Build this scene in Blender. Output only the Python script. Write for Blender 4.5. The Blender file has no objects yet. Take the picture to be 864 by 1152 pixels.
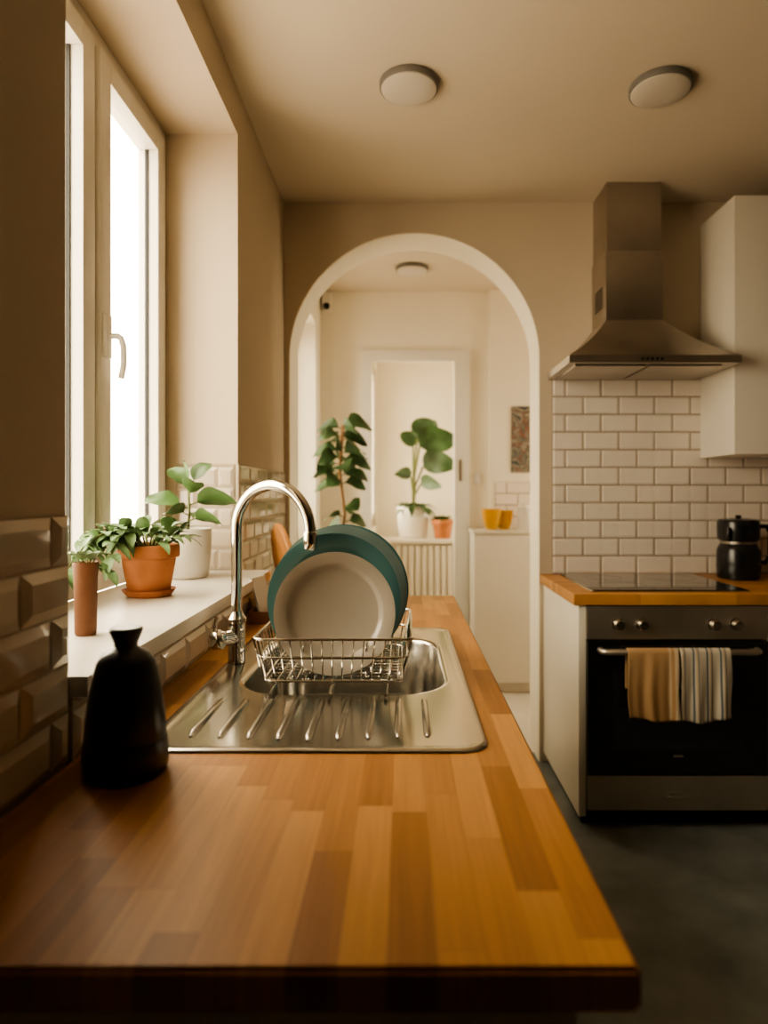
import bpy, bmesh, math, random
from mathutils import Vector, Matrix
random.seed(7)
E = 1.22            # eye height
CEIL = E + 1.324
CT = E - 0.365      # counter top height
SILL = E - 0.25
scene = bpy.context.scene

# ------------------------------------------------------------------ materials
def nt(m):
    m.use_nodes = True
    return m.node_tree.nodes, m.node_tree.links, m.node_tree.nodes["Principled BSDF"]

def mat(name, col, rough=0.5, metal=0.0, var=0.06, vscale=6.0, bump=0.0, bscale=60.0, coat=0.0, trans=0.0, spec=None, sub=0.0):
    m = bpy.data.materials.new(name)
    N, L, b = nt(m)
    tc = N.new("ShaderNodeTexCoord")
    no = N.new("ShaderNodeTexNoise"); no.inputs["Scale"].default_value = vscale; no.inputs["Detail"].default_value = 4
    L.new(tc.outputs["Object"], no.inputs["Vector"])
    r = N.new("ShaderNodeValToRGB")
    c = col
    r.color_ramp.elements[0].position = 0.3; r.color_ramp.elements[1].position = 0.7
    r.color_ramp.elements[0].color = (c[0]*(1-var), c[1]*(1-var), c[2]*(1-var), 1)
    r.color_ramp.elements[1].color = (min(1,c[0]*(1+var)), min(1,c[1]*(1+var)), min(1,c[2]*(1+var)), 1)
    L.new(no.outputs["Fac"], r.inputs["Fac"]); L.new(r.outputs["Color"], b.inputs["Base Color"])
    b.inputs["Roughness"].default_value = rough
    b.inputs["Metallic"].default_value = metal
    b.inputs["Coat Weight"].default_value = coat
    b.inputs["Transmission Weight"].default_value = trans
    if spec is not None: b.inputs["Specular IOR Level"].default_value = spec
    if bump > 0:
        n2 = N.new("ShaderNodeTexNoise"); n2.inputs["Scale"].default_value = bscale; n2.inputs["Detail"].default_value = 3
        L.new(tc.outputs["Object"], n2.inputs["Vector"])
        bp = N.new("ShaderNodeBump"); bp.inputs["Strength"].default_value = bump; bp.inputs["Distance"].default_value = 0.003
        L.new(n2.outputs["Fac"], bp.inputs["Height"]); L.new(bp.outputs["Normal"], b.inputs["Normal"])
    return m

def math_node(N, L, op, a, b=None):
    n = N.new("ShaderNodeMath"); n.operation = op
    for i, v in enumerate((a, b)):
        if v is None: continue
        if isinstance(v, (int, float)): n.inputs[i].default_value = v
        else: L.new(v, n.inputs[i])
    return n.outputs[0]

def butcher(name, along="Y", w=0.039, ln=0.27, dark=(0.29,0.120,0.032), mid=(0.42,0.19,0.054), light=(0.57,0.29,0.095)):
    m = bpy.data.materials.new(name)
    N, L, b = nt(m)
    tc = N.new("ShaderNodeTexCoord"); sp = N.new("ShaderNodeSeparateXYZ")
    L.new(tc.outputs["Object"], sp.inputs[0])
    if along == "Y": xs, ys = sp.outputs[0], sp.outputs[1]
    else: xs, ys = sp.outputs[1], sp.outputs[0]
    u = math_node(N, L, "DIVIDE", math_node(N, L, "ADD", xs, 0.012), w)
    col = math_node(N, L, "FLOOR", u)
    wn = N.new("ShaderNodeTexWhiteNoise"); wn.noise_dimensions = "1D"; L.new(col, wn.inputs["W"])
    off = math_node(N, L, "MULTIPLY", wn.outputs["Value"], 7.3)
    v = math_node(N, L, "ADD", math_node(N, L, "DIVIDE", ys, ln), off)
    row = math_node(N, L, "FLOOR", v)
    cb = N.new("ShaderNodeCombineXYZ"); L.new(col, cb.inputs[0]); L.new(row, cb.inputs[1])
    w2 = N.new("ShaderNodeTexWhiteNoise"); w2.noise_dimensions = "2D"; L.new(cb.outputs[0], w2.inputs["Vector"])
    ramp = N.new("ShaderNodeValToRGB")
    e = ramp.color_ramp.elements
    e[0].position = 0.0; e[0].color = (*dark, 1); e[1].position = 1.0; e[1].color = (*light, 1)
    k = e.new(0.5); k.color = (*mid, 1)
    L.new(w2.outputs["Value"], ramp.inputs["Fac"])
    mp = N.new("ShaderNodeCombineXYZ")
    L.new(math_node(N, L, "MULTIPLY", xs, 130.0), mp.inputs[0])
    L.new(math_node(N, L, "MULTIPLY", ys, 5.0), mp.inputs[1])
    L.new(math_node(N, L, "MULTIPLY", w2.outputs["Value"], 40.0), mp.inputs[2])
    gn = N.new("ShaderNodeTexNoise"); gn.inputs["Scale"].default_value = 1.0; gn.inputs["Detail"].default_value = 5
    gn.inputs["Distortion"].default_value = 0.6
    L.new(mp.outputs[0], gn.inputs["Vector"])
    gr = N.new("ShaderNodeMapRange"); gr.inputs[1].default_value = 0.25; gr.inputs[2].default_value = 0.75
    gr.inputs[3].default_value = 0.82; gr.inputs[4].default_value = 1.14
    L.new(gn.outputs["Fac"], gr.inputs[0])
    fu = math_node(N, L, "FRACT", u)
    s1 = math_node(N, L, "LESS_THAN", math_node(N, L, "ABSOLUTE", math_node(N, L, "SUBTRACT", fu, 0.5)), 0.487)
    fv = math_node(N, L, "FRACT", v)
    s2 = math_node(N, L, "LESS_THAN", math_node(N, L, "ABSOLUTE", math_node(N, L, "SUBTRACT", fv, 0.5)), 0.4975)
    s = math_node(N, L, "MULTIPLY", s1, s2)
    sm = N.new("ShaderNodeMapRange"); sm.inputs[3].default_value = 0.80; sm.inputs[4].default_value = 1.0
    L.new(s, sm.inputs[0])
    tot = math_node(N, L, "MULTIPLY", gr.outputs[0], sm.outputs[0])
    vm = N.new("ShaderNodeVectorMath"); vm.operation = "SCALE"
    L.new(ramp.outputs["Color"], vm.inputs[0]); L.new(tot, vm.inputs["Scale"])
    L.new(vm.outputs[0], b.inputs["Base Color"])
    b.inputs["Roughness"].default_value = 0.42
    bp = N.new("ShaderNodeBump"); bp.inputs["Strength"].default_value = 0.12; bp.inputs["Distance"].default_value = 0.002
    L.new(gn.outputs["Fac"], bp.inputs["Height"]); L.new(bp.outputs["Normal"], b.inputs["Normal"])
    return m

def stripes(name, ramp_pts, period, axis=0, rough=0.9, offset=0.0):
    m = bpy.data.materials.new(name)
    N, L, b = nt(m)
    tc = N.new("ShaderNodeTexCoord"); sp = N.new("ShaderNodeSeparateXYZ"); L.new(tc.outputs["Object"], sp.inputs[0])
    f = math_node(N, L, "FRACT", math_node(N, L, "DIVIDE", math_node(N, L, "ADD", sp.outputs[axis], offset), period))
    r = N.new("ShaderNodeValToRGB"); r.color_ramp.interpolation = "CONSTANT"
    e = r.color_ramp.elements
    e[0].position = ramp_pts[0][0]; e[0].color = (*ramp_pts[0][1], 1)
    e[1].position = ramp_pts[1][0]; e[1].color = (*ramp_pts[1][1], 1)
    for p, c in ramp_pts[2:]:
        k = e.new(p); k.color = (*c, 1)
    L.new(f, r.inputs[0]); L.new(r.outputs[0], b.inputs["Base Color"])
    b.inputs["Roughness"].default_value = rough
    wv = N.new("ShaderNodeTexNoise"); wv.inputs["Scale"].default_value = 500
    L.new(tc.outputs["Object"], wv.inputs["Vector"])
    bp = N.new("ShaderNodeBump"); bp.inputs["Strength"].default_value = 0.4; bp.inputs["Distance"].default_value = 0.002
    L.new(wv.outputs["Fac"], bp.inputs["Height"]); L.new(bp.outputs["Normal"], b.inputs["Normal"])
    return m

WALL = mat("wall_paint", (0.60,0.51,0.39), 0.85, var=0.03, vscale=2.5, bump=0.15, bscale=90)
WALLD = mat("wall_low_bounce", (0.16,0.13,0.10), 0.85, var=0.03, vscale=2.5)  # for unseen walls, darkened to cut bounce light in the kitchen
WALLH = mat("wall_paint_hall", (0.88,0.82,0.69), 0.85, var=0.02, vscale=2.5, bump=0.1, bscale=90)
CEILM = mat("ceiling_paint", (0.66,0.58,0.46), 0.9, var=0.02, vscale=2)
FLOORM = mat("concrete_floor", (0.20,0.215,0.21), 0.55, var=0.3, vscale=5, bump=0.2, bscale=25)
FLOORL = mat("hall_floor", (0.60,0.55,0.47), 0.5, var=0.1, vscale=4)
WHITE = mat("white_lacquer", (0.76,0.71,0.62), 0.35, var=0.015)
PVC = mat("white_pvc", (0.78,0.75,0.68), 0.3, var=0.01)
SILLM = mat("white_stone_sill", (0.78,0.74,0.67), 0.3, var=0.03, vscale=12)
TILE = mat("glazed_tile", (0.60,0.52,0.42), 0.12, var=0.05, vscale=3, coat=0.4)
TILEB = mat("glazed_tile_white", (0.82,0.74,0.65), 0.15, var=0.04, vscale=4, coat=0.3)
GROUT = mat("grout", (0.42,0.35,0.27), 0.95, var=0.1, vscale=30)
GROUTB = mat("grout_grey", (0.36,0.29,0.22), 0.95, var=0.1, vscale=30)
WOOD = butcher("butcher_block_long")
WOOD2 = butcher("butcher_block_cross", along="X", w=0.05, ln=0.35)
STEEL = mat("stainless_steel", (0.58,0.55,0.50), 0.19, 1.0, var=0.05, vscale=8)
STEELB = mat("brushed_steel", (0.48,0.44,0.39), 0.34, 1.0, var=0.12, vscale=5)
CHROME = mat("chrome", (0.68,0.66,0.62), 0.08, 1.0, var=0.01)
BLACKG = mat("black_glass", (0.008,0.008,0.008), 0.06, var=0.1, coat=0.5)
BLACKM = mat("black_ceramic", (0.012,0.015,0.015), 0.30, var=0.1)
BLACKP = mat("black_plastic", (0.012,0.012,0.013), 0.25, var=0.1)
DARK = mat("dark_plinth", (0.02,0.02,0.02), 0.7)
TERRA = mat("terracotta", (0.50,0.19,0.08), 0.75, var=0.18, vscale=18, bump=0.2)
BROWNC = mat("brown_clay", (0.20,0.09,0.05), 0.7, var=0.15, vscale=18)
POTW = mat("white_ceramic_pot", (0.80,0.77,0.70), 0.3, var=0.03)
SOIL = mat("soil", (0.04,0.025,0.015), 0.95, var=0.4, vscale=60, bump=0.8)
LEAF = mat("leaf_green", (0.07,0.14,0.045), 0.42, var=0.4, vscale=9)
LEAFP = mat("leaf_pale", (0.15,0.25,0.11), 0.5, var=0.35, vscale=14)
LEAFD = mat("leaf_dark", (0.038,0.085,0.028), 0.45, var=0.45, vscale=9)
STEM = mat("stem", (0.12,0.14,0.04), 0.6, var=0.2)
BARK = mat("bark", (0.22,0.12,0.05), 0.8, var=0.3, vscale=20)
PLC = mat("plate_cream", (0.50,0.455,0.39), 0.25, var=0.04, vscale=10, coat=0.3)
PLT = mat("plate_teal", (0.085,0.20,0.21), 0.2, var=0.08, vscale=8, coat=0.4)
PLG = mat("plate_sage", (0.22,0.30,0.29), 0.22, var=0.08, vscale=8, coat=0.4)
WOODB = mat("board_wood", (0.45,0.21,0.07), 0.5, var=0.2, vscale=10)
LAMPD = mat("lamp_diffuser", (0.62,0.57,0.49), 0.4, var=0.01)
LAMPR = mat("lamp_ring", (0.18,0.17,0.155), 0.5, var=0.02)
AMBER = mat("amber_glass", (0.90,0.58,0.07), 0.08, var=0.05, trans=0.6)
JAR = mat("jar_glass", (0.85,0.82,0.75), 0.08, trans=0.5)

def glass_mat():
    m = bpy.data.materials.new("window_glass"); m.use_nodes = True
    N, L = m.node_tree.nodes, m.node_tree.links
    N.remove(N["Principled BSDF"])
    t = N.new("ShaderNodeBsdfTransparent"); t.inputs[0].default_value = (0.97,0.98,0.97,1)
    g = N.new("ShaderNodeBsdfGlossy"); g.inputs["Roughness"].default_value = 0.03
    lw = N.new("ShaderNodeLayerWeight"); lw.inputs[0].default_value = 0.5
    p = math_node(N, L, "POWER", lw.outputs["Facing"], 5.0)
    q = math_node(N, L, "ADD", math_node(N, L, "MULTIPLY", p, 0.6), 0.04)
    mx = N.new("ShaderNodeMixShader")
    L.new(q, mx.inputs[0]); L.new(t.outputs[0], mx.inputs[1]); L.new(g.outputs[0], mx.inputs[2])
    L.new(mx.outputs[0], N["Material Output"].inputs[0])
    return m
GLASS = glass_mat()

def poster_mat():
    m = bpy.data.materials.new("poster_print"); N, L, b = nt(m)
    tc = N.new("ShaderNodeTexCoord"); v = N.new("ShaderNodeTexNoise"); v.inputs["Scale"].default_value = 9; v.inputs["Detail"].default_value = 4
    v.inputs["Distortion"].default_value = 1.5
    L.new(tc.outputs["Object"], v.inputs["Vector"])
    r = N.new("ShaderNodeValToRGB"); e = r.color_ramp.elements
    e[0].position = 0.3; e[0].color = (0.03,0.04,0.045,1); e[1].position = 0.72; e[1].color = (0.4,0.34,0.25,1)
    for p, c in ((0.42,(0.08,0.10,0.10)),(0.48,(0.34,0.30,0.24)),(0.54,(0.20,0.20,0.18)),(0.57,(0.26,0.10,0.06)),(0.60,(0.10,0.12,0.12))):
        k = e.new(p); k.color = (*c, 1)
    L.new(v.outputs["Fac"], r.inputs[0]); L.new(r.outputs[0], b.inputs["Base Color"]); b.inputs["Roughness"].default_value = 0.6
    return m

# ------------------------------------------------------------------ geometry helpers
def group(name, loc):
    e = bpy.data.objects.new(name, None); e.empty_display_size = 0.05
    e.location = loc; scene.collection.objects.link(e)
    return e

def make(name, verts, faces, m, parent=None, smooth=False, mats=None, fmat=None):
    me = bpy.data.meshes.new(name); me.from_pydata([tuple(v) for v in verts], [], faces); me.update()
    bm = bmesh.new(); bm.from_mesh(me); bmesh.ops.recalc_face_normals(bm, faces=bm.faces); bm.to_mesh(me); bm.free()
    o = bpy.data.objects.new(name, me); scene.collection.objects.link(o)
    me.materials.append(m)
    if mats:
        for x in mats: me.materials.append(x)
        for i, p in enumerate(me.polygons): p.material_index = fmat[i]
    if smooth:
        for p in me.polygons: p.use_smooth = True
    if parent is not None:
        o.parent = parent; o.matrix_parent_inverse = Matrix.Translation(-Vector(parent.location))
    return o

def autosmooth(o, ang=35):
    me = o.data
    bm = bmesh.new(); bm.from_mesh(me)
    for e in bm.edges:
        if len(e.link_faces) == 2 and e.calc_face_angle(0) > math.radians(ang): e.smooth = False
    for f in bm.faces: f.smooth = True
    bm.to_mesh(me); bm.free()

BOXF = [(0,1,2,3),(7,6,5,4),(0,4,5,1),(1,5,6,2),(2,6,7,3),(3,7,4,0)]
def boxv(x0,x1,y0,y1,z0,z1):
    return [(x0,y0,z0),(x1,y0,z0),(x1,y1,z0),(x0,y1,z0),(x0,y0,z1),(x1,y0,z1),(x1,y1,z1),(x0,y1,z1)]
def boxes(name, lst, m, parent=None, bevel=0.0):
    V, F = [], []
    for b in lst:
        n = len(V); V += boxv(*b); F += [tuple(i+n for i in f) for f in BOXF]
    o = make(name, V, F, m, parent)
    if bevel > 0:
        bm = bmesh.new(); bm.from_mesh(o.data)
        bmesh.ops.bevel(bm, geom=bm.edges[:], offset=bevel, segments=2, affect='EDGES', profile=0.7)
        bm.to_mesh(o.data); bm.free(); autosmooth(o, 50)
    return o
def box(name, x0,x1,y0,y1,z0,z1, m, parent=None, bevel=0.0):
    return boxes(name, [(x0,x1,y0,y1,z0,z1)], m, parent, bevel)

def lathe(name, prof, loc, m, parent=None, segs=48, M=None):
    V, F = [], []
    n = len(prof)
    idx = []
    for r, z in prof:
        if r < 1e-6:
            idx.append([len(V)]); V.append(Vector((0,0,z)))
        else:
            ring = []
            for s in range(segs):
                a = 2*math.pi*s/segs
                ring.append(len(V)); V.append(Vector((r*math.cos(a), r*math.sin(a), z)))
            idx.append(ring)
    for i in range(n-1):
        a, b = idx[i], idx[i+1]
        for s in range(segs):
            t = (s+1) % segs
            if len(a) == 1 and len(b) == 1: continue
            if len(a) == 1: F.append((a[0], b[s], b[t]))
            elif len(b) == 1: F.append((a[s], a[t], b[0]))
            else: F.append((a[s], a[t], b[t], b[s]))
    T = Matrix.Translation(Vector(loc))
    if M is not None: T = T @ M
    V = [T @ v for v in V]
    o = make(name, V, F, m, parent); autosmooth(o, 38)
    return o

def tube_geo(V, F, pts, r, segs=8, closed=False, radii=None):
    pts = [Vector(p) for p in pts]; n = len(pts)
    base = len(V); up = None
    for i, p in enumerate(pts):
        if closed: t = (pts[(i+1)%n] - pts[i-1]).normalized()
        elif i == 0: t = (pts[1]-pts[0]).normalized()
        elif i == n-1: t = (pts[-1]-pts[-2]).normalized()
        else: t = ((pts[i+1]-p).normalized() + (p-pts[i-1]).normalized()).normalized()
        if up is None:
            a = Vector((0,0,1)) if abs(t.z) < 0.9 else Vector((0,1,0))
            up = (a - t*a.dot(t)).normalized()
        else: up = (up - t*up.dot(t)).normalized()
        sd = t.cross(up); rr = radii[i] if radii else r
        for s in range(segs):
            a = 2*math.pi*s/segs
            V.append(p + (up*math.cos(a) + sd*math.sin(a))*rr)
    for i in range(n if closed else n-1):
        j = (i+1) % n
        for s in range(segs):
            t2 = (s+1) % segs
            F.append((base+i*segs+s, base+i*segs+t2, base+j*segs+t2, base+j*segs+s))
    if not closed:
        F.append(tuple(base+s for s in range(segs)))
        F.append(tuple(base+(n-1)*segs+s for s in reversed(range(segs))))
def tubes(name, paths, r, m, parent=None, segs=8, radii=None):
    V, F = [], []
    for p in paths:
        closed = False
        if isinstance(p, tuple) and p[0] == "closed": closed, p = True, p[1]
        tube_geo(V, F, p, r, segs, closed, radii)
    o = make(name, V, F, m, parent); autosmooth(o, 50)
    return o

def rrect(x0,x1,y0,y1,r,z,n=8):
    out = []
    for cx, cy, a0 in ((x1-r,y0+r,-90),(x1-r,y1-r,0),(x0+r,y1-r,90),(x0+r,y0+r,180)):
        for i in range(n+1):
            a = math.radians(a0 + 90*i/n)
            out.append((cx+r*math.cos(a), cy+r*math.sin(a), z))
    return out

def leaf_geo(V, F, base, d, L, W, droop=0.4, fold=0.25, roll=0.0, pw=0.8, nseg=10, up=None):
    base = Vector(base); d = Vector(d).normalized()
    side = d.cross(Vector((0,0,1)) if up is None else Vector(up))
    if side.length < 0.1: side = Vector((1,0,0))
    side.normalize()
    nrm = side.cross(d).normalized()
    side = (side*math.cos(roll) + nrm*math.sin(roll)).normalized(); nrm = side.cross(d).normalized()
    b0 = len(V)
    for i in range(nseg+1):
        t = i/nseg
        c = base + d*L*t*(1-0.15*droop*t) + Vector((0,0,-1))*droop*L*t*t*0.7
        w = W*0.5*max(0.02, math.sin(math.pi*min(1, t**pw))**0.75) if 0 < t < 1 else W*0.012
        for k in (-1,-0.5,0,0.5,1):
            wav = 0.03*W*math.sin(t*14+k*2)
            V.append(c + side*w*k + nrm*(abs(k)*w*fold + wav*abs(k)))
    for i in range(nseg):
        for k in range(4):
            a = b0+i*5+k
            F.append((a, a+1, a+6, a+5))

def tiles(name, org, uax, vax, nrm, ulen, vlen, tw, th, m, gm, gap=0.003, h=0.007, bev=0.010, stagger=True, uoff=0.0):
    """bevelled metro tiles + grout bed, real geometry"""
    org, uax, vax, nrm = map(Vector, (org, uax, vax, nrm))
    V, F, fm = [], [], []
    def quadbox(u0,u1,v0,v1,h0,h1,inset,mi):
        n = len(V)
        for (a,b,c) in ((u0,v0,h0),(u1,v0,h0),(u1,v1,h0),(u0,v1,h0)):
            V.append(org+uax*a+vax*b+nrm*c)
        e = h0 + (h1-h0)*0.35
        for (a,b,c) in ((u0,v0,e),(u1,v0,e),(u1,v1,e),(u0,v1,e)):
            V.append(org+uax*a+vax*b+nrm*c)
        iu = min(inset,(u1-u0)*0.45); iv = min(inset,(v1-v0)*0.45)
        for (a,b,c) in ((u0+iu,v0+iv,h1),(u1-iu,v0+iv,h1),(u1-iu,v1-iv,h1),(u0+iu,v1-iv,h1)):
            V.append(org+uax*a+vax*b+nrm*c)
        F.append((n,n+3,n+2,n+1)); fm.append(mi)
        for k in (0,4):
            for i in range(4):
                j=(i+1)%4
                F.append((n+k+i,n+k+j,n+k+4+j,n+k+4+i)); fm.append(mi)
        F.append((n+8,n+9,n+10,n+11)); fm.append(mi)
    rows = int(math.ceil(vlen/th - 1e-6))
    quadbox(0,ulen,0,vlen,0.0,0.0030,0.0,1)
    for r in range(rows):
        v0, v1 = r*th+gap/2, min((r+1)*th, vlen)-gap/2
        if v1 - v0 < 0.008: continue
        u = uoff - tw - (tw/2 if (stagger and r%2) else 0)
        while u < ulen:
            u0, u1 = max(0,u)+gap/2, min(u+tw,ulen)-gap/2
            if u1-u0 > 0.008: quadbox(u0,u1,v0,v1,0.0005,h,bev,0)
            u += tw
    me = make(name, V, F, m, mats=[gm], fmat=fm)
    return me

# ------------------------------------------------------------------ ROOM SHELL
XL = -0.54; XO = -0.86; XR = 2.3; YB = 2.95; YB2 = 3.155; YH = 4.26; Y0 = -2.6
box("floor", XO, XR, Y0, 3.05, -0.1, 0.0, FLOORM)
box("floor_hall", XO, XR, 3.05, 6.0, -0.1, 0.0, FLOORL)
box("ceiling", XO, XR, Y0, 6.0, CEIL, CEIL+0.1, CEILM)
PY = 0.885; RY = 2.12; SOF = E+1.176
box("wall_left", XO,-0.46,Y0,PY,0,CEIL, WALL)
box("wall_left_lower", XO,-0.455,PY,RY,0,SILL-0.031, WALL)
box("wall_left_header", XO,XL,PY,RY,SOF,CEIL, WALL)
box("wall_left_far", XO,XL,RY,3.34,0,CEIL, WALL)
HZ0, HZ1 = E-0.30, E+1.05
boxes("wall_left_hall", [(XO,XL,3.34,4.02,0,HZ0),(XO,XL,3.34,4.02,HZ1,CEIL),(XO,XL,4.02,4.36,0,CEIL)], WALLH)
box("wall_right", XR, XR+0.1, Y0, 3.155, 0, CEIL, WALLD)
boxes("wall_right_hall", [(XR,XR+0.1,3.155,3.3,0,CEIL),(XR,XR+0.1,3.3,4.1,0,0.9),(XR,XR+0.1,3.3,4.1,2.3,CEIL),(XR,XR+0.1,4.1,4.55,0,CEIL),  # openings for the added windows, out of view
      (XR,XR+0.1,4.55,5.45,0,0.9),(XR,XR+0.1,4.55,5.45,2.3,CEIL),(XR,XR+0.1,5.45,6.0,0,CEIL)], WALLH)
box("wall_rear", XO, XR, Y0-0.1, Y0, 0, CEIL, WALLD)
cx, R, zs = 0.053, 0.571, E+0.615
pts = [(XL,0),(XL,CEIL),(XR,CEIL),(XR,0),(cx+R,0)]
for i in range(41):
    a = math.pi*i/40
    pts.append((cx+R*math.cos(a), zs+R*math.sin(a)))
pts.append((cx-R,0))
V = [(x,YB,z) for x,z in pts] + [(x,YB2,z) for x,z in pts]; n = len(pts)
F = [tuple(range(n)), tuple(range(2*n-1,n-1,-1))] + [(i,(i+1)%n,n+(i+1)%n,n+i) for i in range(n)]
make("wall_back", V, F, WALL)
prof = [(cx+R,0)] + [(cx+R*math.cos(math.pi*i/40), zs+R*math.sin(math.pi*i/40)) for i in range(41)] + [(cx-R,0)]
V, F = [], []
for (x,z) in prof:
    dx, dz = (cx-x), (zs-z) if z > zs else 0
    l = math.hypot(dx,dz); dx, dz = dx/l*0.004, dz/l*0.004
    for y in (YB-0.002, YB2+0.002):
        V.append((x,y,z)); V.append((x+dx,y,z+dz))
for i in range(len(prof)-1):
    a, b = i*4, (i+1)*4
    F += [(a+1,b+1,b+3,a+3),(a,b,b+1,a+1),(a+2,a+3,b+3,b+2)]
make("trim_arch", V, F, WALLH)
DX0, DX1, DZ = -0.222, 0.351, E+0.877
boxes("wall_hall", [(XL,DX0,YH,YH+0.1,0,CEIL),(DX1,0.567,YH,YH+0.1,0,CEIL),(0.567,XR,YH-0.04,YH+0.1,0,CEIL),
                    (DX0,DX1,YH,YH+0.1,DZ,CEIL)], WALLH)
d = group("door_1", (0.06,YH,0))
boxes("door_casing", [(DX0-0.045,DX0+0.012,YH-0.030,YH-0.001,0,DZ+0.06),(DX1-0.012,DX1+0.085,YH-0.030,YH-0.001,0,DZ+0.06),
                      (DX0+0.012,DX1-0.012,YH-0.030,YH-0.001,DZ-0.012,DZ+0.06)], PVC, d, bevel=0.004)
boxes("door_jamb", [(DX0,DX0+0.012,YH,YH+0.1,0,DZ),(DX1-0.012,DX1,YH,YH+0.1,0,DZ)], PVC, d)
box("door_strike", DX1+0.015, DX1+0.035, YH-0.034, YH-0.0305, E+0.08, E+0.22, STEELB, d)
boxes("wall_sunroom_left", [(-0.32,-0.22,YH+0.1,4.5,0,CEIL),(-0.32,-0.22,4.5,5.3,0,E-0.25),(-0.32,-0.22,4.5,5.3,E+1.0,CEIL),(-0.32,-0.22,5.3,5.6,0,CEIL)], WALLH)
boxes("wall_sunroom_back", [(-0.22,XR,5.5,5.6,0,CEIL)], WALLH)

# ---- windows
def window(name, x, y0, y1, z0, z1, mull, handle_y=None, sash=0.06):
    g = group(name, (x, (y0+y1)/2, z0))
    fr = 0.05
    lst = [(x-0.06,x,y0,y0+fr,z0,z1),(x-0.06,x,y1-fr,y1,z0,z1),(x-0.06,x,y0+fr,y1-fr,z0,z0+fr),(x-0.06,x,y0+fr,y1-fr,z1-fr,z1)]
    ys = [y0+fr] + list(mull) + [y1-fr]
    for mu in mull: lst.append((x-0.06,x,mu-0.012,mu+0.012,z0+fr,z1-fr))
    boxes("fixed_frame", lst, PVC, g, bevel=0.003)
    for i in range(len(ys)-1):
        a, b = ys[i]+(0.012 if i else 0)-0.0, ys[i+1]-(0.012 if i < len(ys)-2 else 0)
        a += 0.002; b -= 0.002; c, e2 = z0+fr+0.002, z1-fr-0.002
        sx0, sx1 = x-0.045, x+0.018
        boxes("sash_%d"%(i+1), [(sx0,sx1,a,a+sash,c,e2),(sx0,sx1,b-sash,b,c,e2),(sx0,sx1,a+sash,b-sash,c,c+sash),(sx0,sx1,a+sash,b-sash,e2-sash,e2)], PVC, g, bevel=0.005)
        boxes("gasket_%d"%(i+1), [(x-0.022,x-0.012,a+sash,a+sash+0.005,c+sash,e2-sash),(x-0.022,x-0.012,b-sash-0.005,b-sash,c+sash,e2-sash)], DARK, g)
        px_ = x-0.017
        make("pane_%d"%(i+1), [(px_,a+sash,c+sash),(px_,b-sash,c+sash),(px_,b-sash,e2-sash),(px_,a+sash,e2-sash)], [(0,1,2,3)], GLASS, g)
    if handle_y:
        hz = E+0.40
        box("handle_plate", x+0.018, x+0.030, handle_y-0.014, handle_y+0.014, hz-0.055, hz+0.055, PVC, g, bevel=0.004)
        tubes("handle_lever", [[(x+0.028,handle_y,hz),(x+0.050,handle_y,hz),(x+0.057,handle_y+0.004,hz-0.005),(x+0.060,handle_y+0.012,hz-0.025),(x+0.058,handle_y+0.018,hz-0.07),(x+0.052,handle_y+0.016,hz-0.105)]], 0.0075, PVC, g, segs=12)
    return g
window("window_1", -0.775, PY+0.001, RY-0.001, SILL, SOF-0.001, [1.61], handle_y=1.648)
window("window_2", -0.72, 3.341, 4.019, HZ0, HZ1, [3.68], sash=0.04)
window("window_3", -0.25, 4.501, 5.299, E-0.25, E+1.0, [4.9], sash=0.035)
window("added_window_4", XR+0.07, 3.301, 4.099, 0.901, 2.299, [3.7], sash=0.04)  # added out of view to brighten the hall
window("added_window_5", XR+0.07, 4.551, 5.449, 0.901, 2.299, [5.0], sash=0.04)  # unseen window, added so the sunroom gets more light
box("window_sill", -0.774, -0.43, PY+0.001, RY-0.001, SILL-0.03, SILL, SILLM, bevel=0.004)

# ---- tiles
TZ = E-0.030
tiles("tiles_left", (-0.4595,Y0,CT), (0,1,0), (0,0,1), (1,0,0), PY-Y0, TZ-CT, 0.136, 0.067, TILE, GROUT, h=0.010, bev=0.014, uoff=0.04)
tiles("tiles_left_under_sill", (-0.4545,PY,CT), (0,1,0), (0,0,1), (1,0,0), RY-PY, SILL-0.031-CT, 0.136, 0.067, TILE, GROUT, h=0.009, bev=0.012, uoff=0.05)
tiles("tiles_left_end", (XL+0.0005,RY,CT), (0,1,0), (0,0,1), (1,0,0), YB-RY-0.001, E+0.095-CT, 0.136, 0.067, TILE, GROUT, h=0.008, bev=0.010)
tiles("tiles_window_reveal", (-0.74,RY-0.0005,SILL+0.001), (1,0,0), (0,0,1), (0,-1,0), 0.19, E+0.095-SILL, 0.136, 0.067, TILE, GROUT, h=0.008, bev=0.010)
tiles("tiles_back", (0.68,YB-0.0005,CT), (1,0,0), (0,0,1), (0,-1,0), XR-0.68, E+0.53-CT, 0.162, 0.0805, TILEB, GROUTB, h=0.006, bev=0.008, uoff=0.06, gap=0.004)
tiles("tiles_hall", (0.60,YH-0.0405,E-0.227), (1,0,0), (0,0,1), (0,-1,0), 1.0, 0.30, 0.15, 0.075, TILEB, GROUTB, h=0.006, bev=0.008)

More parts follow.
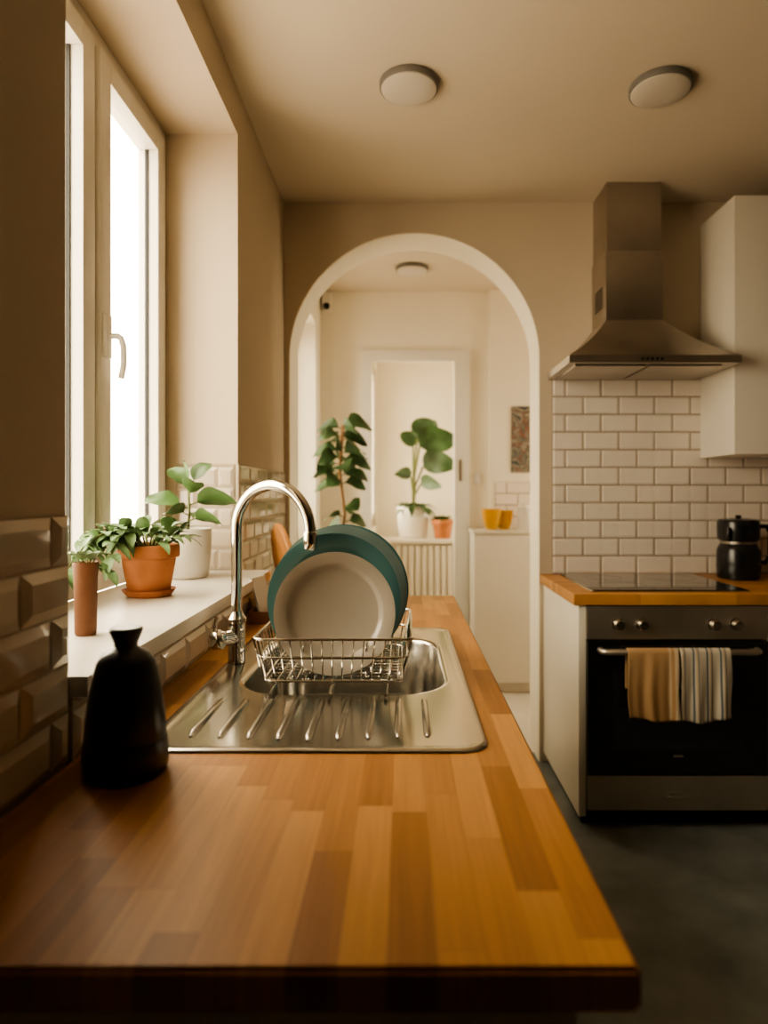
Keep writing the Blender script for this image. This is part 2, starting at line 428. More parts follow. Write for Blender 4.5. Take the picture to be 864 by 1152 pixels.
# ------------------------------------------------------------------ PENINSULA
g = group("kitchen_peninsula", (-0.13,1.4,0))
PX0, PX1, PN, PF = -0.450, 0.184, 0.497, 2.31
hx0,hx1,hy0,hy1 = -0.33, 0.105, 1.15, 1.65
zt, zb = CT, CT-0.036
V = [(PX0,PN,zt),(PX1,PN,zt),(PX1,PF,zt),(PX0,PF,zt),(hx0,hy0,zt),(hx1,hy0,zt),(hx1,hy1,zt),(hx0,hy1,zt)]
V += [(x,y,zb) for x,y,_ in V]
F = []
for i in range(4):
    j = (i+1)%4
    F += [(i,j,4+j,4+i),(8+j,8+i,12+i,12+j),(i,8+i,8+j,j),(4+i,4+j,12+j,12+i)]
o = make("worktop", V, F, WOOD, g)
bm = bmesh.new(); bm.from_mesh(o.data); bm.verts.ensure_lookup_table()
es = [e for e in bm.edges if all(v.index in (0,1,2,8,9,10) for v in e.verts)]
bmesh.ops.bevel(bm, geom=es, offset=0.004, segments=3, affect='EDGES'); bm.to_mesh(o.data); bm.free(); autosmooth(o, 40)
box("worktop_back_strip", XL+0.009, PX0, RY+0.001, PF, zb, zt, WOOD, g)
CX1 = 0.135
boxes("cabinet_carcass", [(PX0,CX1,0.56,hy0-0.02,0.10,zb),(PX0,CX1,hy1+0.02,2.28,0.10,zb),(PX0,CX1,hy0-0.02,hy1+0.02,0.10,0.60),
      (CX1-0.02,CX1,hy0-0.02,hy1+0.02,0.6,zb)], WHITE, g)
box("cabinet_plinth", PX0, CX1-0.06, 0.62, 2.22, 0, 0.10, DARK, g)
boxes("cabinet_doors", [(CX1,CX1+0.018,0.565+i*0.43,0.565+i*0.43+0.424,0.11,zb-0.02) for i in range(4)], WHITE, g, bevel=0.003)

# ---- sink
g = group("kitchen_sink", (-0.12,1.3,CT))
sx0,sx1,sy0,sy1 = -0.378, 0.124, 0.908, 1.742
bx0,bx1,by0,by1 = -0.305, 0.080, 1.175, 1.62
loops = [rrect(sx0,sx1,sy0,sy1,0.04,CT+0.0003), rrect(sx0+0.001,sx1-0.001,sy0+0.001,sy1-0.001,0.04,CT+0.003),
         rrect(sx0+0.006,sx1-0.006,sy0+0.006,sy1-0.006,0.036,CT+0.0055), rrect(sx0+0.014,sx1-0.014,sy0+0.014,sy1-0.014,0.03,CT+0.0035),
         rrect(sx0+0.024,sx1-0.024,sy0+0.024,sy1-0.024,0.025,CT+0.0025),
         rrect(bx0-0.012,bx1+0.012,by0-0.012,by1+0.012,0.10,CT+0.0025), rrect(bx0-0.004,bx1+0.004,by0-0.004,by1+0.004,0.095,CT+0.001),
         rrect(bx0,bx1,by0,by1,0.09,CT-0.006), rrect(bx0+0.008,bx1-0.008,by0+0.008,by1-0.008,0.085,CT-0.13),
         rrect(bx0+0.018,bx1-0.018,by0+0.018,by1-0.018,0.075,CT-0.152), rrect(bx0+0.04,bx1-0.04,by0+0.04,by1-0.04,0.06,CT-0.16)]
V, F = [], []
n = len(loops[0])
for lp in loops: V += lp
for k in range(len(loops)-1):
    for i in range(n):
        j = (i+1)%n; F.append((k*n+i,k*n+j,(k+1)*n+j,(k+1)*n+i))
F.append(tuple((len(loops)-1)*n+i for i in range(n)))
o = make("sink_basin", V, F, STEEL, g); autosmooth(o, 60)
rv, rf = [], []
for i in range(9):
    x = -0.317 + i*0.0443
    y0, y1 = 0.950+0.004*abs(i-4), 1.14
    b0 = len(rv); tube_geo(rv, rf, [(x,y0,0),(x,y0+0.012,0),(x,y1-0.012,0),(x,y1,0)], 0.006, 10, radii=[0.002,0.006,0.006,0.002])
    for q in range(b0, len(rv)): rv[q] = Vector((rv[q].x, rv[q].y, CT+0.0025+rv[q].z*0.9))
o = make("drainboard_ribs", rv, rf, STEEL, g); autosmooth(o, 60)
lathe("drain_strainer", [(0,0.004),(0.03,0.004),(0.038,0.002),(0.04,0.0)], (-0.11,1.40,CT-0.16), CHROME, g)

# ---- faucet
g = group("kitchen_faucet", (-0.353,1.39,CT+0.003))
fx, fy, fz = -0.356, 1.39, CT+0.0035
lathe("base", [(0,0),(0.019,0),(0.019,0.005),(0.0185,0.008),(0.018,0.03),(0.018,0.085),(0.0205,0.088),(0.0205,0.094),(0.014,0.102),(0.0125,0.11),(0,0.11)], (fx,fy,fz), CHROME, g, 32)
RA = 0.097; zc = E-0.080
dirx, diry = math.cos(math.radians(-28)), math.sin(math.radians(-28))
pts = [(fx,fy,fz+0.10),(fx,fy,fz+0.18),(fx,fy,zc-0.03)]
for i in range(29):
    a = math.pi - math.pi*1.0*i/28
    q = RA + RA*math.cos(a)
    pts.append((fx+q*dirx, fy+q*diry, zc+RA*math.sin(a)))
ex, ey = fx+2*RA*dirx, fy+2*RA*diry
tubes("gooseneck", [pts], 0.0115, CHROME, g, segs=20)
tubes("spout_tip", [[(ex,ey,zc+0.004),(ex,ey,zc),(ex,ey,zc-0.030),(ex,ey,zc-0.033)]], 0.014, CHROME, g, segs=20, radii=[0.0115,0.0138,0.0138,0.012])
tubes("valve_body", [[(fx,fy,fz+0.055),(fx-0.024,fy-0.03,fz+0.055)]], 0.016, CHROME, g, segs=20)
tubes("valve_knob", [[(fx-0.023,fy-0.029,fz+0.055),(fx-0.026,fy-0.033,fz+0.055),(fx-0.036,fy-0.046,fz+0.056),(fx-0.040,fy-0.051,fz+0.056)]], 0.02, CHROME, g, segs=10, radii=[0.016,0.0215,0.020,0.012])
tubes("valve_lever", [[(fx-0.033,fy-0.042,fz+0.06),(fx-0.035,fy-0.044,fz+0.085),(fx-0.03,fy-0.05,fz+0.105)]], 0.005, CHROME, g, segs=10)

# ---- dish rack
g = group("dish_rack", (-0.13,1.35,CT+0.01))
def rect(x0,x1,y0,y1,z): return ("closed", rrect(x0,x1,y0,y1,0.02,z,4))
zb_, zt_ = CT+0.014, CT+0.095
bX0,bX1,bY0,bY1 = -0.262,0.0,1.21,1.50
tX0,tX1,tY0,tY1 = -0.278,0.018,1.195,1.515
tubes("frame_wire", [rect(tX0,tX1,tY0,tY1,zt_), rect(bX0,bX1,bY0,bY1,zb_), rect((bX0+tX0)/2,(bX1+tX1)/2,(bY0+tY0)/2,(bY1+tY1)/2,(zb_+zt_)/2+0.005)], 0.0028, CHROME, g)
P = []
def lerp(a,b,t): return a+(b-a)*t
for i in range(15):
    t = (i+0.5)/15
    xb, xt = lerp(bX0,bX1,t), lerp(tX0,tX1,t)
    P.append([(xt,tY0,zt_),(xb,bY0,zb_),(xb,bY1,zb_),(xt,tY1,zt_)])
for i in range(13):
    t = (i+0.5)/13
    yb, yt = lerp(bY0,bY1,t), lerp(tY0,tY1,t)
    P.append([(tX0,yt,zt_),(bX0,yb,zb_),(bX1,yb,zb_),(tX1,yt,zt_)])
tubes("basket_wires", P, 0.0016, CHROME, g, segs=6)
P = []
for j in range(9):
    y = 1.236+j*0.03
    for x in (-0.19,-0.07):
        P.append([(x,y,zb_),(x,y+0.004,zb_+0.06),(x,y+0.012,zb_+0.064),(x,y+0.016,zb_)])
tubes("plate_divider_wires", P, 0.0016, CHROME, g, segs=6)
tubes("support_rails", [[(x,1.150,CT+0.0065),(x,1.17,CT+0.009),(x,1.63,CT+0.009),(x,1.65,CT+0.0065)] for x in (-0.235,-0.13,-0.03)], 0.0035, CHROME, g)

# ---- plates (standing)
def plate(name, r, x, y, m, tilt=8, yaw=0, deep=1.0):
    k = r
    prof = [(0,0.0),(0.66*k,0.0),(0.67*k,-0.003),(0.70*k,-0.003),(0.73*k,0.002),(0.80*k,0.010*deep),(0.97*k,0.0145*deep),(1.0*k,0.0155*deep),
            (1.0*k,0.0155*deep+0.003),(0.97*k,0.0145*deep+0.0035),(0.82*k,0.0105*deep+0.0035),(0.785*k,0.010*deep+0.002),(0.74*k,0.0065),(0.70*k,0.0045),(0,0.004)]
    M = Matrix.Rotation(math.radians(yaw),4,'Z') @ Matrix.Rotation(math.radians(90-tilt),4,'X')
    zc_ = (zb_+0.003) + r*math.cos(math.radians(tilt))
    return lathe(name, prof, (x,y,zc_), m, None, 72, M)
plate("dinner_plate", 0.117, -0.131, 1.262, PLC, 8)
plate("dinner_plate.001", 0.1335, -0.138, 1.318, PLT, 8)
plate("dinner_plate.002", 0.1405, -0.131, 1.362, PLG, 8)
plate("dinner_plate.003", 0.1405, -0.128, 1.405, PLT, 8)

# ---- black carafe
lathe("black_carafe", [(0,0),(0.047,0),(0.0515,0.004),(0.053,0.012),(0.0530,0.028),(0.0512,0.044),(0.0498,0.047),(0.0505,0.050),(0.0485,0.075),(0.0445,0.105),(0.040,0.130),(0.036,0.145),(0.030,0.155),(0.019,0.161),(0.0145,0.165),(0.0150,0.170),(0.0205,0.184),(0.021,0.188),(0.019,0.190),(0,0.190)],
      (-0.363,0.850,CT), BLACKM, None, 64)

# ---- cutting board etc.
g = group("round_cutting_board", (-0.42,2.2,CT))
M = Matrix.Rotation(math.radians(24),4,'Z') @ Matrix.Rotation(math.radians(80),4,'Y')
lathe("board_disc", [(0,0),(0.127,0),(0.132,0.004),(0.132,0.014),(0.127,0.018),(0,0.018)], (-0.405,2.17,CT+0.133), WOODB, g, 56, M)
lathe("board_inlay", [(0.103,0.0181),(0.109,0.0195),(0.115,0.0181)], (-0.405,2.17,CT+0.133), DARK, g, 56, M)
g = group("utensil_tray", (-0.36,1.95,CT))
boxes("tray_wood", [(-0.43,-0.30,1.80,2.00,CT+0.001,CT+0.009),(-0.43,-0.30,1.80,1.808,CT+0.009,CT+0.035),(-0.43,-0.30,1.992,2.00,CT+0.009,CT+0.035),
       (-0.43,-0.422,1.808,1.992,CT+0.009,CT+0.035),(-0.308,-0.30,1.808,1.992,CT+0.009,CT+0.035)], BROWNC, g)
g = group("recipe_booklet", (-0.40,1.9,CT))
V = [(-0.405,1.86,CT+0.010),(-0.385,1.95,CT+0.010),(-0.415,1.95,CT+0.12),(-0.435,1.86,CT+0.12)]
V += [(x-0.006,y,z) for x,y,z in V]
make("booklet_pages", V, BOXF, POTW, g)

# ------------------------------------------------------------------ POT PLANTS
def pot(g, x,y,z, r, h, m, saucer=True, rim=True):
    z0 = z
    if saucer:
        lathe("saucer", [(0,0),(r*0.72,0),(r*0.86,0.012),(r*0.90,0.016),(r*0.84,0.016),(r*0.74,0.006),(0,0.006)], (x,y,z), m, g)
        z0 = z+0.0065
    if rim:
        pr = [(0,0),(r*0.66,0),(r*0.70,0.004),(r*0.90,h*0.72),(r*1.0,h*0.74),(r*1.02,h*0.78),(r*1.02,h*0.97),(r*0.99,h),(r*0.92,h),(r*0.88,h*0.9),(0,h*0.9)]
    else:
        pr = [(0,0),(r*0.78,0),(r*0.86,0.006),(r*0.97,h*0.45),(r*1.0,h*0.97),(r*0.98,h),(r*0.93,h),(r*0.91,h*0.9),(0,h*0.9)]
    lathe("pot", pr, (x,y,z0), m, g)
    lathe("soil", [(0,h*0.925),(r*0.6,h*0.92),(r*0.885,h*0.905)], (x,y,z0), SOIL, g, 32)
    return z0+h*0.92

px,py = -0.62,1.585
g = group("potted_succulent", (px,py,SILL))
zt2 = pot(g, px,py,SILL+0.001, 0.070, 0.118, TERRA)
V,F,SV,SF = [],[],[],[]
for i in range(38):
    a = random.uniform(0,2*math.pi); rr = random.uniform(0.01,0.045)
    b = Vector((px+rr*math.cos(a), py+rr*math.sin(a), zt2))
    d = Vector((math.cos(a)*random.uniform(.4,1.2), math.sin(a)*random.uniform(.4,1.2), random.uniform(0.3,1.2)))
    d.normalize(); top = b + d*random.uniform(0.03,0.060)
    tube_geo(SV,SF,[b,top],0.002,6)
    for q in range(2):
        leaf_geo(V,F,top,d+Vector((random.uniform(-.5,.5),random.uniform(-.5,.5),random.uniform(-.2,.3))),random.uniform(0.05,0.085),random.uniform(0.022,0.034),random.uniform(0.3,0.9))
for (dx,dy,ln) in ((-0.6,-0.8,0.15),(-0.9,-0.3,0.12),(-0.45,-1.0,0.18),(-0.2,-1,0.12),(-0.75,-0.6,0.16)):
    p = [Vector((px+dx*0.05,py+dy*0.05,zt2+0.005))]
    for s in range(1,8):
        t = s/7; p.append(Vector((px+dx*(0.05+ln*t*0.9), py+dy*(0.05+ln*t*0.9), zt2+0.02+0.05*math.sin(t*2.2)-0.095*t*t)))
    p = [Vector((max(q.x,-0.735),q.y,q.z)) for q in p]
    tube_geo(SV,SF,p,0.0018,6)
    for s in range(1,8):
        for k in range(3):
            leaf_geo(V,F,p[s],Vector((random.uniform(-.6,1),random.uniform(-1,.4),random.uniform(-.5,.5))),0.05,0.024,0.6)
for i in range(len(V)):
    V[i] = Vector((max(V[i].x,-0.748), V[i].y, V[i].z))
make("leaves", V,F,LEAFP,g,True); make("stems",SV,SF,STEM,g,True)

px,py = -0.640,1.93
g = group("potted_rubber_plant", (px,py,SILL))
zt2 = pot(g, px,py,SILL+0.001, 0.069, 0.145, POTW, saucer=False, rim=False)
V,F,SV,SF = [],[],[],[]
stemtop = Vector((px+0.005,py-0.01,zt2+0.13))
tube_geo(SV,SF,[(px,py,zt2-0.005),(px+0.006,py-0.004,zt2+0.06),stemtop],0.004,8)
for (h,d,L,W) in ((0.02,(-0.9,-0.5,0.25),0.12,0.06),(0.035,(0.9,-0.5,0.2),0.14,0.065),(0.05,(-0.3,-1,0.35),0.12,0.06),
                  (0.07,(-1,-0.3,0.45),0.15,0.075),(0.08,(1,-0.2,0.35),0.17,0.075),(0.10,(0.4,-0.8,0.7),0.14,0.065),
                  (0.12,(-0.6,0.3,0.9),0.13,0.06),(0.13,(0.5,0.4,1.0),0.13,0.06),(0.13,(-0.1,-0.3,1.2),0.11,0.05),(0.03,(0.2,0.9,0.4),0.11,0.05)):
    b = Vector((px+0.004,py-0.003,zt2+h)); dd = Vector(d).normalized()
    tip = b+dd*0.028; tube_geo(SV,SF,[b,tip],0.002,6)
    leaf_geo(V,F,tip,dd,L*0.85,W,0.45,0.3,roll=random.uniform(-.9,.9),pw=0.8)
for i in range(len(V)): V[i] = Vector((max(V[i].x,-0.752), min(V[i].y,RY-0.012), V[i].z))
make("leaves", V,F,LEAF,g,True); make("stems",SV,SF,STEM,g,True)

px,py = -0.560,1.145
g = group("potted_sprig", (px,py,SILL))
lathe("clay_tube_pot", [(0,0),(0.0165,0),(0.018,0.003),(0.0195,0.10),(0.0215,0.125),(0.0205,0.128),(0.018,0.126),(0.017,0.115),(0,0.115)], (px,py,SILL+0.001), BROWNC, g)
V,F,SV,SF = [],[],[],[]
for i in range(9):
    a = i*2.4; b = Vector((px+0.006*math.cos(a),py+0.006*math.sin(a),SILL+0.116)); d = Vector((math.cos(a)*.5,math.sin(a)*.5,1)).normalized()
    tube_geo(SV,SF,[b,b+d*0.02],0.0014,5); leaf_geo(V,F,b+d*0.018,d,0.03,0.015,0.5)
make("leaves", V,F,LEAFP,g,True); make("stems",SV,SF,STEM,g,True)

px,py = -0.36,3.80
g = group("potted_fiddle_leaf_fig", (px,py,0))
zt2 = pot(g,px,py,0.001,0.14,0.30,POTW,saucer=False,rim=False)
V,F,SV,SF = [],[],[],[]
trunk = [(px,py,zt2),(px+0.02,py,0.6),(px-0.01,py,0.85),(px+0.02,py,1.1),(px-0.01,py,1.35),(px+0.01,py,1.62)]
tube_geo(SV,SF,trunk,0.009,8)
def ptrunk(z):
    for a,b in zip(trunk,trunk[1:]):
        if a[2] <= z <= b[2]:
            t=(z-a[2])/(b[2]-a[2]); return Vector(a).lerp(Vector(b),t)
    return Vector(trunk[-1])
for i in range(30):
    z = (1.61-0.016*i) if i < 23 else (1.14-0.03*(i-23)); a = i*2.4+0.4; b = ptrunk(z)
    d = Vector((math.cos(a),math.sin(a)*0.8,0.35+0.03*(7-i if i<8 else 0))).normalized()
    tube_geo(SV,SF,[b,b+d*0.03],0.003,6)
    leaf_geo(V,F,b+d*0.03,d,random.uniform(.14,.20) if i<23 else 0.13,random.uniform(.11,.15),0.8,0.12,roll=random.choice((-1,1))*random.uniform(.5,1.3),pw=1.15)
for i in range(len(V)): V[i] = Vector((max(V[i].x,XL+0.01), V[i].y, V[i].z))
make("leaves",V,F,LEAFD,g,True); make("trunk",SV,SF,BARK,g,True)

LZ = E-0.356
g = group("radiator_cover", (0.3,5.2,0))
box("cover_top", -0.215, 1.2, 5.0, 5.498, LZ-0.03, LZ, WHITE, g, bevel=0.003)
box("cover_body", -0.215, 1.18, 5.04, 5.498, 0.0, LZ-0.03, WHITE, g)
boxes("cover_slats", [(-0.20+i*0.05,-0.20+i*0.05+0.034,5.018,5.04,0.06,LZ-0.05) for i in range(27)], WHITE, g, bevel=0.006)
px,py = 0.085,5.22
g = group("potted_banana_plant", (px,py,LZ))
zt2 = pot(g,px,py,LZ+0.001,0.13,0.25,POTW,saucer=False,rim=False)
V,F,SV,SF = [],[],[],[]
# broad blades whose faces turn toward the room (up-hint = -Y)
for (tx,ty,h,d,L,W) in ((0.05,-0.05,0.50,(0.75,-0.25,0.55),0.42,0.26),(0.0,0.0,0.50,(-0.35,-0.2,0.85),0.26,0.13),(0.08,0.02,0.34,(0.85,-0.3,0.45),0.36,0.22),
                        (-0.02,-0.02,0.26,(-0.7,-0.5,0.5),0.20,0.11),(0.03,-0.05,0.56,(0.45,-0.2,0.85),0.34,0.20),(0.06,-0.04,0.20,(0.7,-0.6,0.3),0.24,0.13)):
    b = Vector((px,py,zt2-0.01)); tp = Vector((px+tx,py+ty,zt2+h)); md = b.lerp(tp,0.5)+Vector((-tx*0.3,0,0.02))
    tube_geo(SV,SF,[b,md,tp],0.008,8)
    leaf_geo(V,F,tp,d,L,W,0.55,0.22,roll=random.uniform(-0.5,0.3),pw=0.72,up=(0.1,-1,0.25),nseg=16)
for i in range(40):
    a = random.uniform(0,6.28); b = Vector((px+0.05*math.cos(a),py+0.05*math.sin(a),zt2))
    d = Vector((math.cos(a),math.sin(a),random.uniform(.3,1.6))); leaf_geo(V,F,b,d,random.uniform(.12,.24),0.05,0.9)
for i in range(len(V)): V[i] = Vector((max(V[i].x,-0.17), min(V[i].y,5.49), V[i].z))
make("leaves",V,F,LEAFD,g,True); make("stems",SV,SF,STEM,g,True)
px,py = 0.315,5.12
g = group("potted_herb", (px,py,LZ))
zt2 = pot(g,px,py,LZ+0.001,0.088,0.15,TERRA,saucer=False)
V,F = [],[]
for i in range(34):
    a = random.uniform(0,6.28); b = Vector((px+0.03*math.cos(a),py+0.03*math.sin(a),zt2))
    leaf_geo(V,F,b,Vector((math.cos(a),math.sin(a),random.uniform(.4,1.6))),random.uniform(.07,.13),0.035,0.6)
make("leaves",V,F,LEAF,g,True)

# ------------------------------------------------------------------ COOKER RUN
FY = 2.352
g = group("base_cabinet_run", (1.4,2.65,0))
box("side_panel", 0.64, 0.667, FY+0.004, YB-0.001, 0.045, CT-0.04, WHITE, g, bevel=0.002)
boxes("carcass", [(1.325,XR-0.002,FY+0.02,YB-0.001,0.07,CT-0.04)], WHITE, g)
boxes("cabinet_doors", [(1.327,1.80,FY,FY+0.019,0.08,CT-0.045),(1.804,XR-0.004,FY,FY+0.019,0.08,CT-0.045)], WHITE, g, bevel=0.002)
box("plinth", 0.66, XR-0.002, FY+0.05, YB-0.002, 0.0, 0.07, DARK, g)
box("cooker_worktop", 0.62, XR-0.001, FY-0.008, YB-0.009, CT-0.04, CT, WOOD2, g, bevel=0.003)

g = group("built_in_oven", (0.994,FY,0.4))
ox0, ox1 = 0.669, 1.322
STEELO = mat("oven_steel", (0.62,0.57,0.50), 0.42, 1.0, var=0.08, vscale=5)
box("oven_body", ox0+0.005, ox1-0.005, FY+0.02, YB-0.06, 0.072, CT-0.042, DARK, g)
box("control_panel", ox0, ox1, FY-0.002, FY+0.02, E-0.530, CT-0.044, STEELO, g, bevel=0.002)
box("door_glass", ox0, ox1, FY-0.012, FY+0.018, E-1.015, E-0.534, BLACKG, g, bevel=0.003)
box("door_inner_window", ox0+0.09, ox1-0.09, FY-0.0135, FY-0.0121, E-0.93, E-0.64, mat("oven_window",(0.02,0.018,0.016),0.1,coat=0.5), g)
box("door_logo", 0.978, 1.012, FY-0.0135, FY-0.0121, E-0.953, E-0.945, STEELB, g)
box("drawer_front", ox0, ox1, FY-0.008, FY+0.018, 0.073, E-1.021, STEELO, g, bevel=0.002)
tubes("drawer_badge", [("closed", [(0.995+0.043*math.cos(a), FY-0.0085, 0.130+0.010*math.sin(a)) for a in [2*math.pi*i/32 for i in range(32)]])], 0.002, CHROME, g)
M = Matrix.Rotation(math.radians(90),4,'X')
for i, kx in enumerate((0.782,0.868,1.128,1.208)):
    lathe("knob_%d"%(i+1), [(0,0.0),(0.0235,0.0),(0.0235,0.003),(0.019,0.005),(0.0175,0.024),(0.0155,0.027),(0,0.027)], (kx,FY-0.0022,E-0.475), STEEL, g, 32, M)
    box("knob_mark_%d"%(i+1), kx-0.0015, kx+0.0015, FY-0.0305, FY-0.0293, E-0.472, E-0.461, DARK, g)
hz = E-0.566
tubes("door_handle", [[(0.712,FY-0.010,hz),(0.715,FY-0.035,hz),(0.73,FY-0.045,hz),(1.26,FY-0.045,hz),(1.275,FY-0.035,hz),(1.278,FY-0.010,hz)]], 0.0115, STEELO, g, segs=14)

def towel(name, x0, x1, ztop, zfront, zback, m, seed, parent=None):
    rnd = random.Random(seed); ph = rnd.uniform(0,6)
    hy = FY-0.045; rr = 0.0145
    path = []
    nf = 26
    for i in range(nf+1):
        t = i/nf; path.append((hy-rr, lerp(zfront, hz, t), 1-t))
    for i in range(1,8):
        a = math.pi - math.pi*i/8; path.append((hy+rr*math.cos(a), hz+rr*math.sin(a), 0))
    for i in range(12): path.append((hy+rr, lerp(hz, zback, (i)/11), 0))
    V,F = [],[]; nx = 44
    for k in range(nx+1):
        u = k/nx
        for (y,z,am) in path:
            w = am**0.6 if am > 0 else 0
            yy = y - w*0.005*(1+math.sin(u*13+ph)) - w*0.003*(1+math.sin(u*25+ph*2))
            xx = lerp(x0,x1,u) + w*0.005*math.sin((z-hz)*22+ph)
            zz = z + (am*0.008*math.sin(u*5+ph))
            V.append((xx,yy,zz))
    npth = len(path)
    for k in range(nx):
        for i in range(npth-1):
            a = k*npth+i; F.append((a,a+1,a+npth+1,a+npth))
    o = make(name, V,F,m,parent,True)
    sm = o.modifiers.new("thick","SOLIDIFY"); sm.thickness = 0.0022; sm.offset = 0
    return o
T1 = stripes("towel_ochre", [(0.0,(0.52,0.33,0.17)),(0.80,(0.62,0.48,0.32)),(0.84,(0.50,0.30,0.15)),(0.90,(0.62,0.50,0.35))], 0.19, offset=-0.79)
T2 = stripes("towel_striped", [(0.0,(0.66,0.60,0.50)),(0.36,(0.12,0.15,0.18)),(0.50,(0.64,0.57,0.46)),(0.64,(0.54,0.42,0.26)),(0.74,(0.20,0.22,0.25)),(0.83,(0.64,0.57,0.46))], 0.048)
towel("dish_towel", 0.797, 0.978, 0, E-0.800, E-0.70, T1, 3)
towel("dish_towel.001", 0.984, 1.163, 0, E-0.803, E-0.70, T2, 9)

g = group("ceramic_cooktop", (0.99,2.63,CT))
box("steel_frame", 0.698, 1.285, 2.395, 2.885, CT+0.0005, CT+0.005, STEEL, g, bevel=0.0015)
box("glass_top", 0.703, 1.280, 2.400, 2.880, CT+0.005, CT+0.008, BLACKG, g)
RINGM = mat("burner_ring",(0.12,0.12,0.12),0.4)
for i,(bx,by,br) in enumerate(((0.85,2.52,0.09),(1.13,2.52,0.075),(0.85,2.75,0.075),(1.13,2.75,0.1))):
    lathe("burner_ring_%d"%(i+1), [(br,0.0),(br+0.001,0.0004),(br+0.002,0.0)], (bx,by,CT+0.0081), RINGM, g, 48)

g = group("coffee_maker", (1.44,2.78,CT))
kx, ky = 1.440, 2.78
lathe("lower_body", [(0,0),(0.078,0),(0.084,0.006),(0.087,0.05),(0.085,0.12),(0.074,0.145),(0.070,0.150),(0,0.150)], (kx,ky,CT+0.001), BLACKP, g)
lathe("collar", [(0.068,0.148),(0.071,0.150),(0.071,0.160),(0.068,0.163)], (kx,ky,CT+0.001), STEELB, g)
lathe("upper_body", [(0,0.160),(0.072,0.160),(0.082,0.168),(0.084,0.20),(0.084,0.240),(0.078,0.252),(0.04,0.257),(0.012,0.258),(0.010,0.262),(0.014,0.266),(0.010,0.270),(0,0.271)], (kx,ky,CT+0.001), BLACKP, g)
tubes("handle", [[(kx+0.07,ky-0.02,CT+0.225),(kx+0.105,ky-0.03,CT+0.225),(kx+0.118,ky-0.033,CT+0.20),(kx+0.116,ky-0.033,CT+0.10),(kx+0.10,ky-0.028,CT+0.07),(kx+0.07,ky-0.02,CT+0.07)]], 0.010, BLACKP, g, segs=12)
tubes("side_handle", [[(kx-0.06,ky-0.05,CT+0.215),(kx-0.075,ky-0.065,CT+0.215),(kx-0.078,ky-0.068,CT+0.19),(kx-0.075,ky-0.062,CT+0.17)]], 0.008, BLACKP, g, segs=10)
tubes("spout", [[(kx-0.01,ky-0.075,CT+0.225),(kx-0.012,ky-0.10,CT+0.24)]], 0.012, BLACKP, g, segs=12)

g = group("range_hood", (0.983,2.75,E+0.5))
HYf = 2.55
z0, z1, z2 = E+0.515, E+0.545, E+0.735
def hoodloop(t, z):
    x0 = lerp(0.656,0.862,t); x1 = lerp(1.335,1.104,t); y0 = lerp(HYf,2.748,t)
    return [(x0,y0,z),(x1,y0,z),(x1,YB-0.009,z),(x0,YB-0.009,z)]
lp = [hoodloop(0,z0),hoodloop(0,z1)]
for i in range(1,13):
    t = i/12; lp.append(hoodloop(t, z1+(z2-z1)*(0.72*t+0.28*t**2.6)))
V,F = [],[]
for l in lp: V += l
for k in range(len(lp)-1):
    for i in range(4):
        j=(i+1)%4; F.append((k*4+i,k*4+j,(k+1)*4+j,(k+1)*4+i))
F.append((3,2,1,0)); F.append(tuple((len(lp)-1)*4+i for i in range(4)))
o = make("canopy", V,F,STEELB,g); autosmooth(o,30)
box("chimney_lower", 0.862, 1.104, 2.748, YB-0.001, z2-0.004, E+1.03, STEELB, g, bevel=0.0015)
box("chimney_upper", 0.867, 1.099, 2.753, YB-0.001, E+1.03, CEIL-0.001, STEELB, g, bevel=0.0015)
boxes("chimney_vents", [(0.8605,0.8618,2.79+0.0*i,2.90,E+0.80+0.012*i,E+0.805+0.012*i) for i in range(8)], DARK, g)
boxes("grease_filters", [(0.69,0.975,2.59,2.90,z0-0.006,z0-0.0005),(0.99,1.276,2.59,2.90,z0-0.006,z0-0.0005)], STEELB, g, bevel=0.001)
for i in range(5):
    lathe("button_%d"%(i+1), [(0,0),(0.0055,0),(0.005,0.003),(0,0.003)], (0.945+i*0.019,HYf-0.0002,E+0.53), BLACKP, g, 16, M)

g = group("wall_cabinet", (1.8,2.8,E+0.16))
box("carcass", 1.352, XR-0.002, 2.66, YB-0.008, E+0.160, E+1.214, WHITE, g, bevel=0.0015)
boxes("cabinet_doors", [(1.352,1.80,2.640,2.659,E+0.160,E+1.214),(1.804,XR-0.003,2.640,2.659,E+0.160,E+1.214)], WHITE, g, bevel=0.002)

def clamp_(name, x, y, r=0.095):
    g = group(name, (x,y,CEIL))
    lathe("mount_ring", [(0,0),(r*0.98,0),(r,-0.002),(r,-0.018),(r*0.98,-0.021),(r*0.93,-0.021)], (x,y,CEIL-0.0005), LAMPR, g)
    lathe("diffuser", [(r*0.945,-0.020),(r*0.93,-0.024),(r*0.80,-0.029),(r*0.5,-0.033),(0,-0.034)], (x,y,CEIL-0.0005), LAMPD, g)
clamp_("ceiling_lamp", 0.02, 2.09); clamp_("ceiling_lamp.001", 0.835, 2.10, 0.098); clamp_("ceiling_lamp.002", 0.055, 3.80, 0.095)

